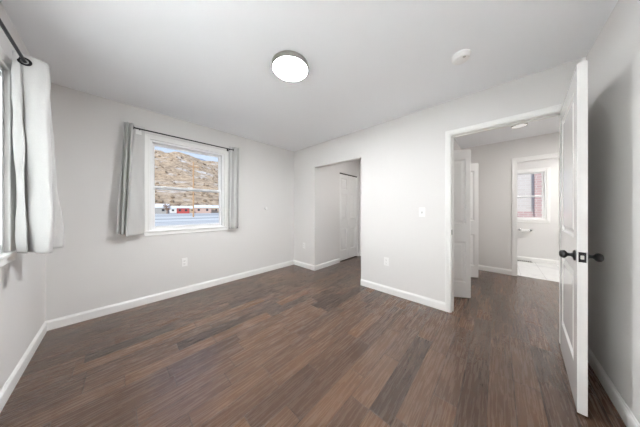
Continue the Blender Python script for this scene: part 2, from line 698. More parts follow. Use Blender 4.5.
struct(MB().box((XC - 0.15, -1.42, -0.12), (XH + 0.055, YA + 0.15, 0)).build('floor', M['floor']),
       'dark brown hand-scraped wood plank floor of the room and hall', 'floor')
struct(MB().box((XH + 0.055, -1.85, -0.12), (XW + 0.15, 0.85, 0.0)).build('floor_bathroom', M['bath_floor']),
       'pale marble tile floor seen through the far bathroom doorway', 'floor')
struct(MB().box((XC - 0.15, -1.85, H), (XW + 0.15, YA + 0.15, H + 0.12)).build('ceiling', M['ceiling']),
       'flat white ceiling over the room and hall', 'ceiling')
struct(slab_wall('Y', YA, YA + 0.15, XC - 0.15, XB2, 0, H, [WA]).build('wall_north', M['wall']),
       'light grey wall with the double-hung window and grey curtains', 'wall')
struct(slab_wall('X', XC - 0.15, XC, YD - 0.115, YA, 0, H, [WC, WD]).build('wall_west', M['wall']),
       'light grey wall at the left edge with the blind-covered window', 'wall')
struct(slab_wall('X', XB, XB2, -1.35, YA, 0, H, [(OP[0], OP[1], -1, OP[2]), (JR, JL, -1, 2.055)]).build('wall_east', M['wall']),
       'light grey wall with the plain opening and the hall doorway', 'wall')
struct(slab_wall('Y', YD - 0.115, YD, XC - 0.15, XB, 0, H).build('wall_south', M['wall']),
       'light grey wall behind the open white door', 'wall')
struct(slab_wall('Y', YN, YN + 0.115, XB2, XP + 0.115, 0, H, [(BF[0], BF[1], -1, BF[2])]).build('wall_passage', M['wall']),
       'grey passage wall holding the white folding closet door', 'wall')
struct(slab_wall('X', XP, XP + 0.115, 1.19, YN, 0, H).build('wall_passage_end', M['wall']),
       'grey end wall of the passage beside the folding closet door', 'wall')
struct(slab_wall('Y', YP, YP + 0.115, XB2, XH, 0, H, [(CL[0], CL[1], -1, CL[2])]).build('wall_hall_closet', M['wall']),
       'grey hall wall above the half-open folding closet doors', 'wall')
struct(slab_wall('Y', 1.19, 1.305, XB2, XP, 0, H).build('wall_closet_back', M['wall']),
       'grey back wall of the hall closet', 'wall')
struct(slab_wall('X', XH, XH + 0.115, -1.85, 1.305, 0, H, [(BD[0], BD[1], -1, BD[2])]).build('wall_hall_east', M['wall']),
       'grey far wall of the hall with the bathroom doorway', 'wall')
struct(slab_wall('Y', -1.35, -1.235, XB2, XH, 0, H).build('wall_hall_south', M['wall']),
       'grey south end wall of the hall', 'wall')
struct(slab_wall('X', XW, XW + 0.15, -1.85, 0.85, 0, H, [WBT]).build('wall_bathroom_east', M['bath_wall']),
       'pale bathroom wall with the white window', 'wall')
struct(slab_wall('Y', 0.70, 0.85, XH + 0.115, XW, 0, H).build('wall_bathroom_north', M['bath_wall']),
       'pale bathroom side wall', 'wall')
struct(slab_wall('Y', -1.85, -1.70, XH + 0.115, XW, 0, H).build('wall_bathroom_south', M['bath_wall']),
       'pale bathroom side wall opposite', 'wall')
cb = MB().box((BF[0] - 0.15, YN + 0.6, 0), (BF[1] + 0.15, YN + 0.66, H))
cb.box((BF[0] - 0.15, YN + 0.115, 0), (BF[0] - 0.10, YN + 0.6, H)).box((BF[1] + 0.10, YN + 0.115, 0), (BF[1] + 0.15, YN + 0.6, H))
cb.box((BF[0] - 0.15, YN + 0.115, H), (BF[1] + 0.15, YN + 0.66, H + 0.1)).box((BF[0] - 0.15, YN + 0.115, -0.1), (BF[1] + 0.15, YN + 0.66, 0))
struct(cb.build('wall_passage_closet', M['wall']), 'inner walls of the passage closet', 'wall')
struct(MB().box((XP, 1.305, 0), (XP + 0.5, 1.42, H)).build('wall_closet_return', M['wall']), 'outer return wall behind the hall closet', 'wall') if False else None

CW = 0.055
BBP = [(0, 0), (0.014, 0), (0.014, 0.072), (0.011, 0.082), (0.007, 0.086), (0.004, 0.094), (0, 0.096)]


def baseboard(name, runs, label):
    """runs: list of (a, b); the room side is on the right-hand side of a -> b"""
    mb = MB()
    for a, b in runs:
        mb.prism(BBP, (a[0], a[1], 0), (b[0], b[1], 0))
    return struct(mb.build(name, M['trim']), label, 'baseboard')


baseboard('baseboard_north', [((XC, YA), (XB, YA))], 'white baseboard under the north window')
baseboard('baseboard_west', [((XC, YD), (XC, YA))], 'white baseboard along the left window wall')
baseboard('baseboard_east', [((XB, YA), (XB, OP[1] - 0.014)), ((XB, OP[0]), (XB, JL - 0.010 + CW))],
          'white baseboard on either side of the plain opening')
baseboard('baseboard_south', [((XB - 0.014, YD), (XC, YD))], 'white baseboard in the shade behind the open door')
baseboard('baseboard_passage', [((XB - 0.0139, YN), (BF[0] - 0.005, YN)), ((BF[1] + 0.005, YN), (XP, YN)), ((XP, YN), (XP, 1.32))],
          'white baseboard leading to the folding closet door')
baseboard('baseboard_hall', [((XH, YP), (XH, BD[1] + 0.057)), ((XH, BD[0] - 0.057), (XH, -1.235)), ((CL[1] + 0.01, YP), (XH, YP)), ((XB2, YP), (CL[0] - 0.01, YP))],
          'white baseboard on the far hall wall')
baseboard('baseboard_bathroom', [((XW, 0.70), (XW, -1.70))], 'tall white baseboard under the bathroom window')

CASP = [(0.0, 0.0), (0.0, 0.008), (0.004, 0.011), (0.022, 0.012), (0.034, 0.015), (CW - 0.003, 0.019), (CW, 0.016), (CW, 0.0)]   # (outward, stand-out)


def casing_loop(mb, P, u0, u1, z0, z1, closed=False, prof=CASP):
    """mitred moulding round an opening; P(u, d, z) places a point, d = stand-out from the wall"""
    n = len(prof)
    i = len(mb.v)
    zf = z0 if closed else 0.0

    def ring(cu, cz):
        for o, d in prof:
            mb.v.append(P(cu[0] + cu[1] * o, d, cz[0] + cz[1] * o))
    if closed:
        cs = [((u0, -1), (z0, -1)), ((u0, -1), (z1, 1)), ((u1, 1), (z1, 1)), ((u1, 1), (z0, -1))]
    else:
        cs = [((u0, -1), (z0, 0)), ((u0, -1), (z1, 1)), ((u1, 1), (z1, 1)), ((u1, 1), (z0, 0))]
    for cu, cz in cs:
        ring(cu, cz)
    for j in range(4 if closed else 3):
        j2 = (j + 1) % 4
        for k in range(n):
            k2 = (k + 1) % n
            mb.f.append((i + j * n + k, i + j * n + k2, i + j2 * n + k2, i + j2 * n + k))
    if not closed:
        mb.f.append(tuple(i + k for k in range(n)))
        mb.f.append(tuple(i + 3 * n + k for k in reversed(range(n))))
    return mb


def casing_x(mb, x, sgn, y0, y1, ztop):
    return casing_loop(mb, lambda u, d, z: (x + sgn * d, u, z), y0, y1, 0.0, ztop)


# hall doorway: casing on the room side and lining
t1 = empty('trim_1', (XB, (JL + JR) / 2, 0))
struct(t1, 'white casing and jamb of the hall doorway', 'door frame')
casing_x(MB(), XB, -1, JR + 0.010, JL - 0.010, 2.038).build('casing', M['trim'], t1)
casing_x(MB(), XB2, 1, JR + 0.010, JL - 0.010, 2.038).build('casing', M['trim'], t1)
jm = MB()
jt = 0.015
ZJ = 2.033
jm.box((XB + 0.0005, JL - jt, 0), (XB2 - 0.0005, JL - 0.0005, 2.054)).box((XB + 0.0005, JR + 0.0005, 0), (XB2 - 0.0005, JR + jt, 2.054)).box((XB + 0.0005, JR + jt, ZJ), (XB2 - 0.0005, JL - jt, 2.054))
jm.box((XB + 0.045, JL - jt - 0.011, 0), (XB + 0.08, JL - jt, ZJ)).box((XB + 0.045, JR + jt, 0), (XB + 0.08, JR + jt + 0.011, ZJ)).box((XB + 0.045, JR + jt, ZJ - 0.011), (XB + 0.08, JL - jt, ZJ))
jm.build('jamb', M['trim'], t1)
sp_ = MB().box((XB + 0.004, JL - jt - 0.0025, 0.895), (XB + 0.032, JL - jt + 0.001, 0.952)).build('strike_plate', M['black'], t1)
sp_['label'] = 'black strike plate'

# bathroom doorway
t2 = empty('trim_2', (XH, (BD[0] + BD[1]) / 2, 0))
struct(t2, 'white casing and jamb of the bathroom doorway', 'door frame')
casing_x(MB(), XH, -1, BD[0], BD[1], BD[2]).build('casing', M['trim'], t2)
casing_x(MB(), XH + 0.115, 1, BD[0], BD[1], BD[2]).build('casing', M['trim'], t2)
MB().box((XH, BD[1] - 0.013, 0), (XH + 0.115, BD[1] + 0.0, BD[2])).box((XH, BD[0], 0), (XH + 0.115, BD[0] + 0.013, BD[2])).box((XH, BD[0] + 0.013, BD[2] - 0.013), (XH + 0.115, BD[1] - 0.013, BD[2])).build('jamb', M['trim'], t2)

# ------------------------------------------------------------------ windows
def window(name, axis, face, out, u0, u1, z0, z1, label):
    """double-hung vinyl window. face = room-side wall plane, out = +-1 toward outdoors, u along the wall"""
    def P(u, d, z):
        return (u, face + out * d, z) if axis == 'Y' else (face + out * d, u, z)

    def bx(mb, ua, ub, da, db, za, zb):
        return mb.box(P(ua, da, za), P(ub, db, zb))
    root = empty(name, P((u0 + u1) / 2, 0, z0))
    struct(root, label, 'window')
    w = 0.054
    casing_loop(MB(), lambda u, d, z: P(u, -d, z), u0, u1, z0, z1, True, [(o * w / CW, d) for o, d in CASP]).build('casing', M['trim'], root)
    st = MB()
    bx(st, u0 - w - 0.0, u1 + w + 0.0, -0.030, 0.03, z0 - 0.006, z0 + 0.010)
    st.build('sill', M['trim'], root, bevel=0.003)
    f = MB()
    k = 0.024
    bx(f, u0, u0 + k, 0.012, 0.135, z0, z1); bx(f, u1 - k, u1, 0.012, 0.135, z0, z1)
    bx(f, u0 + k, u1 - k, 0.012, 0.135, z1 - k, z1); bx(f, u0 + k, u1 - k, 0.012, 0.135, z0, z0 + k)
    f.build('window_frame', M['vinyl'], root, bevel=0.003)
    zm = (z0 + z1) / 2 - 0.015
    for nm, da, db, za, zb in (('upper_sash', 0.082, 0.112, zm - 0.019, z1 - k), ('lower_sash', 0.048, 0.078, z0 + k, zm + 0.019)):
        s = 0.031
        m = MB()
        ua, ub = u0 + k, u1 - k
        bx(m, ua, ua + s, da, db, za, zb); bx(m, ub - s, ub, da, db, za, zb)
        top = 0.027
        bx(m, ua + s, ub - s, da, db, zb - top, zb); bx(m, ua + s, ub - s, da, db, za, za + (top if nm == 'upper_sash' else 0.036))
        so = m.build(nm, M['vinyl'], root, bevel=0.003)
        g = MB()
        bx(g, ua + s, ub - s, (da + db) / 2 - 0.002, (da + db) / 2 + 0.002, za + 0.02, zb - 0.02)
        g.build('pane', M['glass'], so)
        if nm == 'lower_sash':
            lk = MB()
            bx(lk, (ua + ub) / 2 - 0.03, (ua + ub) / 2 + 0.03, da + 0.004, db - 0.002, zb, zb + 0.012)
            lk.build('sash_lock', M['vinyl'], so, bevel=0.003)
    return root


window('window_1', 'Y', YA, 1, WA[0], WA[1], WA[2], WA[3], 'white double-hung window between the two grey curtains, snowy hillside outside')
window('window_2', 'X', XC, -1, WC[0], WC[1], WC[2], WC[3], 'white window at the left edge covered by white blinds')
window('window_3', 'X', XW, 1, WBT[0], WBT[1], WBT[2], WBT[3], 'white bathroom window seen through the far doorway')

window('window_4_added', 'X', XC, -1, WD[0], WD[1], WD[2], WD[3], 'added unseen twin of the blind-covered window, letting in fill light')  # window added out of view to light the room


# blinds in the west window and its added twin
def window_blind(WC, label):
  bl = empty('window_blind', (XC - 0.028, (WC[0] + WC[1]) / 2, WC[2] + 0.04))
  tag(bl, label, 'blind')
  ya, yb = WC[0] + 0.04, WC[1] - 0.04
  MB().box((XC - 0.045, ya, 2.010), (XC - 0.012, yb, 2.043)).build('headrail', M['plastic'], bl, bevel=0.003)
  sl = MB()
  z = 0.985
  while z < 2.0:
      a = math.radians(-79)
      dx, dz = 0.0125 * math.cos(a), 0.0125 * math.sin(a)
      c = XC - 0.028
      i = len(sl.v)
      th_ = 0.0006
      for yy in (ya + 0.004, yb - 0.004):
          sl.v += [(c - dx, yy, z - dz), (c, yy, z + 0.0015), (c + dx, yy, z + dz), (c + dx, yy, z + dz - th_), (c, yy, z + 0.0015 - th_), (c - dx, yy, z - dz - th_)]
      for k in range(6):
          k2 = (k + 1) % 6
          sl.f.append((i + k, i + k2, i + 6 + k2, i + 6 + k))
      sl.f += [tuple(i + k for k in range(6)), tuple(i + 6 + k for k in reversed(range(6)))]
      z += 0.0205
  sl.build('slats', M['blind'], bl)
  MB().box((XC - 0.040, ya, 0.940), (XC - 0.016, yb, 0.974)).build('bottom_rail', M['plastic'], bl, bevel=0.003)


window_blind(WC, 'white horizontal slat blind in the window at the left edge')
window_blind(WD, 'white horizontal slat blind in the added unseen twin window')  # blind for the added window

# ------------------------------------------------------------------ doors
def leaf_mesh(width, height, thick, panels, z0=0.0, u0=0.0):
    """door leaf in local coords: u along +X from u0, thickness along Y centred, moulded panels on both faces"""
    mb = MB()
    us = sorted({0.0, width, *[p[0] for p in panels], *[p[1] for p in panels]})
    zs = sorted({0.0, height, *[p[2] for p in panels], *[p[3] for p in panels]})
    steps = [(0.0, 0.0), (0.004, 0.001), (0.014, 0.011), (0.026, 0.011), (0.050, 0.003), (0.054, 0.002)]
    for sg in (-1, 1):
        y = sg * thick / 2
        for i in range(len(us) - 1):
            for j in range(len(zs) - 1):
                uc, zc = (us[i] + us[i + 1]) / 2, (zs[j] + zs[j + 1]) / 2
                if any(p[0] < uc < p[1] and p[2] < zc < p[3] for p in panels):
                    continue
                k = len(mb.v)
                mb.v += [(us[i], y, zs[j]), (us[i + 1], y, zs[j]), (us[i + 1], y, zs[j + 1]), (us[i], y, zs[j + 1])]
                mb.f.append((k, k + 1, k + 2, k + 3))
        for p in panels:
            prev = None
            for ins, dep in steps:
                k = len(mb.v)
                yy = sg * (thick / 2 - dep)
                mb.v += [(p[0] + ins, yy, p[2] + ins), (p[1] - ins, yy, p[2] + ins), (p[1] - ins, yy, p[3] - ins), (p[0] + ins, yy, p[3] - ins)]
                if prev is not None:
                    for q in range(4):
                        q2 = (q + 1) % 4
                        mb.f.append((prev + q, prev + q2, k + q2, k + q))
                prev = k
            mb.f.append((prev, prev + 1, prev + 2, prev + 3))
    # edges, split on the same breaks
    h = thick / 2
    for i in range(len(us) - 1):
        for zz in (0.0, height):
            k = len(mb.v)
            mb.v += [(us[i], -h, zz), (us[i + 1], -h, zz), (us[i + 1], h, zz), (us[i], h, zz)]
            mb.f.append((k, k + 1, k + 2, k + 3))
    for j in range(len(zs) - 1):
        for uu in (0.0, width):
            k = len(mb.v)
            mb.v += [(uu, -h, zs[j]), (uu, -h, zs[j + 1]), (uu, h, zs[j + 1]), (uu, h, zs[j])]
            mb.f.append((k, k + 1, k + 2, k + 3))
    mb.v = [(a + u0, b, c + z0) for a, b, c in mb.v]
    return mb


def weld(o):
    bm = bmesh.new()
    bm.from_mesh(o.data)
    bmesh.ops.remove_doubles(bm, verts=bm.verts, dist=0.0002)
    bmesh.ops.recalc_face_normals(bm, faces=bm.faces)
    bm.to_mesh(o.data)
    bm.free()
    return o


# the open entry door: local +X runs from hinge to free edge
DW, DT = 0.768, 0.037
ROT = math.pi - math.radians(4.0)
fx, fy = 1.8215, -0.352             # free edge centre
hx, hy = fx - DW * math.cos(ROT), fy - DW * math.sin(ROT)
d1 = empty('door_1', (hx, hy, 0.0), ROT, local=True)
struct(d1, 'white two-panel door standing open at the right, black knobs', 'door')
lf = leaf_mesh(DW, 2.020, DT, [(0.112, DW - 0.112, 0.235, 0.800), (0.112, DW - 0.112, 1.000, 1.900)], z0=0.012)
weld(lf.build('door_panel', M['door'], d1, bevel=0.0015))
KZ = 0.912
KU = DW - 0.062
KP = [(0.0, 0.061), (0.010, 0.0602), (0.018, 0.057), (0.0235, 0.051), (0.025, 0.0445), (0.0235, 0.038), (0.018, 0.032), (0.011, 0.028), (0.009, 0.024), (0.0095, 0.016), (0.013, 0.010)]
ROP = [(0.033, 0.0), (0.033, 0.003), (0.030, 0.007), (0.022, 0.0095), (0.012, 0.011), (0.0, 0.011)]
for sg in (-1, 1):
    kb = MB().lathe([(r, sg * (DT / 2 + h)) for r, h in KP], 28, (KU, 0, KZ), 'Y').build('knob', M['black'], d1, smooth=True)
    kb['label'] = 'round black door knob'
    MB().lathe([(r, sg * (DT / 2 + h - 0.0005)) for r, h in ROP], 28, (KU, 0, KZ), 'Y').build('rosette', M['black'], kb, smooth=True)
lp = MB().box((DW - 0.001, -0.0135, KZ - 0.029), (DW + 0.0016, 0.0135, KZ + 0.029)).build('latch_plate', M['black'], d1, bevel=0.001)
lp['label'] = 'black latch plate on the door edge'
MB().box((DW + 0.001, -0.007, KZ - 0.011), (DW + 0.007, 0.006, KZ + 0.011)).build('latch_bolt', M['brass'], lp, bevel=0.002)
for hz in (0.22, 1.05, 1.84):
    hb = MB().lathe([(0.0055, hz - 0.045), (0.0055, hz + 0.045)], 12, (-0.003, DT / 2 + 0.004, 0)).build('hinge', M['black'], d1, smooth=True)


def bifold(name, pts, leaf_w, panels, height, thick, label, z0=0.015, knob=None, mat='closet_door'):
    """pts: three plan points; one leaf between each two"""
    root = empty(name, (pts[0][0], pts[0][1], 0), 0)
    struct(root, label, 'closet door')
    for a, b in zip(pts[:-1], pts[1:]):
        a, b = Vector(a), Vector(b)
        d = b - a
        L = d.length - 0.004
        pn = [(p[0], L - p[1], p[2], p[3]) for p in panels]
        m = leaf_mesh(L, height, thick, pn, z0=z0, u0=0.002)
        o = m.build('door_leaf', M[mat], None)
        weld(o)
        o.parent = root
        o.location = (a.x - pts[0][0], a.y - pts[0][1], 0)
        o.rotation_euler = (0, 0, math.atan2(d.y, d.x))
        bv = o.modifiers.new('bevel', 'BEVEL')
        bv.width = 0.002
        bv.limit_method = 'ANGLE'
        bv.angle_limit = math.radians(60)
    return root


P2 = [(0.055, 0.055, 0.20, 0.745), (0.055, 0.055, 0.975, 1.84)]
bifold('door_3', [(3.007, 0.605), (3.210, 0.2716), (3.413, 0.605)], 0.39, P2, 1.965, 0.032,
       'nearer half-open white folding closet door in the hall')
bifold('door_4', [(4.057, 0.605), (4.26, 0.2540), (4.463, 0.605)], 0.39, P2, 1.965, 0.032,
       'farther half-open white folding closet door in the hall')
P3 = [(0.065, 0.065, 0.22, 0.735), (0.065, 0.065, 0.935, 1.535), (0.065, 0.065, 1.625, 1.885)]
b2 = bifold('door_2', [(BF[0] + 0.004, YN + 0.032), ((BF[0] + BF[1]) / 2, YN + 0.030), (BF[1] - 0.006, YN + 0.032)], 0.37, P3, 1.975, 0.032,
            'closed white folding closet door seen through the plain opening', z0=0.018)
MB().lathe([(0.0, -0.034), (0.012, -0.032), (0.017, -0.024), (0.014, -0.015), (0.007, -0.010), (0.007, 0.0)], 20,
           (BF[0] + 0.33, YN + 0.0155, 0.85), 'Y').build('knob', M['plastic'], b2, smooth=True)
MB().box((BF[0], YN + 0.018, 1.998), (BF[1], YN + 0.05, BF[2])).build('track', M['track'], b2)
MB().box((CL[0], YP + 0.035, 1.990), (CL[1], YP + 0.065, CL[2])).build('trim_3', M['trim'])
struct(bpy.data.objects['trim_3'], 'white track along the top of the hall closet opening', 'track')

# ------------------------------------------------------------------ ceiling fixtures
def lamp(name, x, y, r, h, label, mat_d, dome=0.004):
    root = empty(name, (x, y, H))
    tag(root, label, 'ceiling light')
    MB().lathe([(r * 0.96, H), (r, H - 0.004), (r, H - h), (r * 0.985, H - h - 0.003), (r * 0.945, H - h - 0.003), (r * 0.93, H - h + 0.010), (r * 0.93, H - 0.01)], 64,
               (x, y, 0)).build('rim', M['nickel'], root, smooth=True)
    MB().lathe([(r * 0.93, H - h + 0.006), (r * 0.93, H - h + 0.001), (r * 0.85, H - h - dome * 0.5), (r * 0.6, H - h - dome * 0.85), (r * 0.3, H - h - dome), (0.0, H - h - dome)], 64,
               (x, y, 0)).build('diffuser', mat_d, root, smooth=True)
    return root


lamp('ceiling_light', 1.030, 1.315, 0.155, 0.042, 'round lit ceiling light with grey metal rim in the room', M['lamp'])
lamp('ceiling_light', 4.03, -0.225, 0.085, 0.035, 'small round ceiling light over the hall', M['dim_lamp'])
lamp('ceiling_light', 3.75, -0.88, 0.14, 0.05, 'added unseen ceiling light brightening the hall', M['added_hall_lamp'])  # added out of view as hall fill
lamp('ceiling_light', 3.45, 1.75, 0.14, 0.05, 'added unseen ceiling light brightening the passage', M['added_passage_lamp'])  # added behind the header to fill the passage
bp_ = lamp('ceiling_light', 5.40, -1.05, 0.16, 0.05, 'added unseen ceiling light brightening the bathroom', M['added_bath_lamp'])  # added out of view to brighten the bathroom

sd = empty('smoke_detector', (1.915, 0.222, H))
tag(sd, 'round white smoke detector on the ceiling near the doorway', 'smoke detector')
MB().lathe([(0.064, H), (0.064, H - 0.010), (0.061, H - 0.013), (0.055, H - 0.013)], 44, (1.915, 0.222, 0)).build('mounting_plate', M['plastic'], sd, smooth=True)
MB().lathe([(0.055, H - 0.010), (0.0545, H - 0.014), (0.060, H - 0.016), (0.060, H - 0.030), (0.054, H - 0.040), (0.040, H - 0.044), (0.0, H - 0.045)], 44,
           (1.915, 0.222, 0)).build('body', M['plastic'], sd, smooth=True)
MB().lathe([(0.010, H - 0.0435), (0.010, H - 0.047), (0.008, H - 0.0485), (0.0, H - 0.0485)], 20, (1.880, 0.196, 0)).build('test_button', M['nickel'], sd, smooth=True)
MB().lathe([(0.006, H - 0.0300), (0.006, H - 0.040), (0.0, H - 0.0405)], 14, (1.949, 0.190, 0)).build('sounder_slot', M['slot'], sd)

# ------------------------------------------------------------------ wall plates
def plate(name, axis, face, sgn, u, z, kind, label, cat, group=None, w=0.071, h=0.116):
    def P(a, d, c):
        return (a, face + sgn * d, c) if axis == 'Y' else (face + sgn * d, a, c)
    pl = MB().box(P(u - w / 2, 0, z - h / 2), P(u + w / 2, 0.006, z + h / 2)).build(name, M['plastic'], None, bevel=0.0025, loc=P(u, 0, z))
    tag(pl, label, cat, group)
    pl['_o'] = P(u, 0, z)
    if kind == 'outlet':
        for dz in (-0.0205, 0.0205):
            r = MB().box(P(u - 0.0165, 0.004, z + dz - 0.0145), P(u + 0.0165, 0.0085, z + dz + 0.0145)).build('receptacle', M['plastic'], pl, bevel=0.002)
            sl_ = MB()
            for du in (-0.0065, 0.0065):
                sl_.box(P(u + du - 0.0012, 0.0080, z + dz - 0.002), P(u + du + 0.0012, 0.0089, z + dz + 0.0075))
            sl_.box(P(u - 0.002, 0.0080, z + dz - 0.010), P(u + 0.002, 0.0089, z + dz - 0.0055))
            sl_.build('slots', M['slot'], r)
    else:
        MB().box(P(u - 0.006, 0.005, z - 0.013), P(u + 0.006, 0.0075, z + 0.013)).build('collar', M['slot'], pl)
        MB().box(P(u - 0.0045, 0.006, z - 0.004), P(u + 0.0045, 0.017, z + 0.010)).build('toggle', M['plastic'], pl, bevel=0.001)
    return pl


plate('wall_outlet', 'Y', YA, -1, 0.655, 0.442, 'outlet', 'white outlet plate on the wall below the curtained window', 'outlet')
plate('wall_outlet', 'X', XB, -1, 2.905, 0.447, 'outlet', 'white outlet plate between the room corner and the plain opening', 'outlet')
plate('wall_outlet', 'X', XB, -1, 1.163, 0.444, 'outlet', 'white outlet plate on the wall between the opening and the doorway', 'outlet')
plate('light_switch', 'X', XB, -1, 0.700, 1.152, 'switch', 'white light switch plate beside the hall doorway casing', 'switch')
tc_ = MB().lathe([(0.028, 0), (0.028, -0.010), (0.024, -0.016), (0.010, -0.018), (0, -0.018)], 28, (1.944, YA, 1.208), 'Y').build('wall_button', M['plastic'], None, smooth=True, loc=(1.944, YA, 1.208))
tag(tc_, 'small round white button on the wall right of the curtains', 'wall button')

# ------------------------------------------------------------------ curtains and rods
def catmull(pts, n):
    pts = [Vector(p) for p in pts]
    out = []
    m = len(pts) - 1
    for i in range(n):
        t = i / (n - 1) * m
        k = min(int(t), m - 1)
        f = t - k
        p0, p1, p2, p3 = pts[max(k - 1, 0)], pts[k], pts[k + 1], pts[min(k + 2, m)]
        out.append(0.5 * ((2 * p1) + (-p0 + p2) * f + (2 * p0 - 5 * p1 + 4 * p2 - p3) * f * f + (-p0 + 3 * p1 - 3 * p2 + p3) * f ** 3))
    return out


def curtain_mesh(top, bot, ztop, zbot, nu=90, nv=44, wob=0.004, seed=1, powr=1.0):
    """top, bot: plan points with optional own z as third value"""
    rnd = random.Random(seed)
    T = catmull([(p[0], p[1], p[2] if len(p) > 2 else ztop) for p in top], nu)
    B = catmull([(p[0], p[1], p[2] if len(p) > 2 else zbot) for p in bot], nu)
    ph = [rnd.uniform(0, 6.28) for _ in range(8)]
    mb = MB()
    for j in range(nv):
        v = j / (nv - 1)
        w = v ** powr
        for i in range(nu):
            p = T[i].lerp(B[i], w)
            p.z = T[i].z + (B[i].z - T[i].z) * v
            s = i / nu * 6.28
            amp = wob * (0.3 + 0.7 * v)
            p.x += amp * (math.sin(9 * v + 2 * s + ph[0]) * 0.6 + math.sin(17 * v - 3 * s + ph[1]) * 0.4)
            p.y += amp * (math.sin(8 * v - 2.5 * s + ph[2]) * 0.6 + math.sin(15 * v + 4 * s + ph[3]) * 0.4)
            q = Vector((p.x * 16 + seed, p.y * 16, p.z * 9 + p.x * 6))
            d = mnoise.noise(q) * 0.7 + mnoise.noise(q * 2.3) * 0.35
            p.x += wob * 0.55 * d
            p.y -= wob * 0.55 * d
            mb.v.append(tuple(p))
    for j in range(nv - 1):
        for i in range(nu - 1):
            a = j * nu + i
            mb.f.append((a, a + 1, a + nu + 1, a + nu))
    return mb


def curtain(name, loc, mb, label, group=None):
    root = empty(name, loc)
    tag(root, label, 'curtain', group)
    o = mb.build('fabric_panel', M['fabric'], root, smooth=False)
    for p in o.data.polygons:
        p.use_smooth = True
    so = o.modifiers.new('thickness', 'SOLIDIFY')
    so.thickness = 0.003
    so.offset = 0
    return root


# west window rod and curtain
ROD_X, ROD_Z = -0.390, 2.107
rw = empty('curtain_rod', (ROD_X, 1.85, ROD_Z))
tag(rw, 'black curtain rod over the window at the left edge', 'curtain rod')
MB().tube([(ROD_X, 1.15, ROD_Z), (ROD_X, 2.46, ROD_Z)], 0.008, 14).build('pole', M['rod'], rw, smooth=True)
for yy in (1.2, 2.44):
    MB().box((XC, yy - 0.012, ROD_Z - 0.03), (XC + 0.006, yy + 0.012, ROD_Z + 0.03)).box((XC, yy - 0.005, ROD_Z - 0.013), (ROD_X + 0.004, yy + 0.005, ROD_Z - 0.007)).build('bracket', M['rod'], rw)
MB().lathe([(0.0, 0.03), (0.010, 0.026), (0.013, 0.015), (0.010, 0.0), (0.008, -0.01)], 18, (ROD_X, 2.465, ROD_Z), 'Y').build('finial', M['rod'], rw, smooth=True)
Tw = [(-.440, 2.200), (-.432, 2.150), (-.412, 2.147), (-.404, 2.166), (-.392, 2.156), (-.352, 2.152), (-.312, 2.180), (-.322, 2.225), (-.428, 2.262), (-.405, 2.305), (-.340, 2.335), (-.355, 2.380), (-.440, 2.410)]
Bw = [(-.446, 2.330), (-.432, 2.262), (-.385, 2.195), (-.405, 2.262), (-.372, 2.215), (-.345, 2.160), (-.290, 2.100), (-.298, 2.190), (-.395, 2.285), (-.355, 2.330), (-.272, 2.350), (-.300, 2.420), (-.430, 2.470)]
cw_ = curtain('curtain', (ROD_X, 2.28, 0.9), curtain_mesh(Tw, Bw, 2.152, 0.905, nu=150, nv=70, wob=0.008, seed=3), 'pale grey curtain gathered at the window on the left edge')
for yy, ax in ((2.150, (0.05, -1, 0.15)), (2.246, (0.3, 1, 0)), (2.318, (0.3, -1, 0))):
    g_ = MB().torus((ROD_X, yy, ROD_Z), ax, 0.0215, 0.006).build('grommet', M['rod'], cw_, smooth=True)

# north window rod and curtains
RN_Y, RN_Z = 3.140, 2.152
rn = empty('curtain_rod', (0.72, RN_Y, RN_Z))
tag(rn, 'thin black curtain rod above the north window', 'curtain rod')
MB().tube([(0.122, RN_Y, RN_Z), (1.302, RN_Y, RN_Z)], 0.0075, 14).build('pole', M['rod'], rn, smooth=True)
for xx in (0.122, 1.302):
    MB().lathe([(0.0, -0.008), (0.009, -0.006), (0.011, 0.0), (0.009, 0.006), (0.0, 0.008)], 16, (xx, RN_Y, RN_Z), 'X').build('finial', M['rod'], rn, smooth=True)
for xx in (0.19, 1.24):
    MB().box((xx - 0.012, YA, RN_Z - 0.03), (xx + 0.012, YA - 0.006, RN_Z + 0.03)).box((xx - 0.005, YA, RN_Z - 0.013), (xx + 0.005, RN_Y - 0.004, RN_Z - 0.007)).build('bracket', M['rod'], rn)
Tl = [(.240, 3.165), (.200, 3.160), (.150, 3.158), (.126, 3.115), (.104, 3.166), (.090, 3.112), (.073, 3.166), (.060, 3.125)]
Bl = [(.228, 3.158, .878), (.170, 3.150, .876), (.093, 3.125, .874), (.074, 3.090, .885), (.070, 3.166, .895), (.040, 3.090, .900), (.030, 3.160, .905), (-.002, 3.105, .915)]
cl_ = curtain('curtain', (.14, RN_Y, .88), curtain_mesh(Tl, Bl, 2.196, .88, wob=0.003, seed=5), 'grey curtain left of the north window, white tag near its top', 'curtains of the north window')
MB().torus((.136, 3.138, RN_Z), (1, 0.3, 0), 0.018, 0.005).build('grommet', M['rod'], cl_, smooth=True)
tg = MB().box((.158, 3.1515, 2.088), (.208, 3.1535, 2.142)).build('label_tag', M['plastic'], cl_)
tg['label'] = 'white square tag'
Tr = [(1.238, 3.165), (1.262, 3.150), (1.285, 3.165), (1.312, 3.118), (1.340, 3.120), (1.362, 3.166), (1.380, 3.115), (1.402, 3.165)]
Br = [(1.236, 3.168), (1.250, 3.150), (1.268, 3.166), (1.290, 3.110), (1.330, 3.108), (1.350, 3.160), (1.366, 3.112), (1.386, 3.160)]
cr_ = curtain('curtain', (1.32, RN_Y, .88), curtain_mesh(Tr, Br, 2.200, .876, wob=0.003, seed=8), 'grey curtain right of the north window', 'curtains of the north window')
MB().torus((1.298, 3.138, RN_Z), (1, -0.3, 0), 0.018, 0.005).build('grommet', M['rod'], cr_, smooth=True)

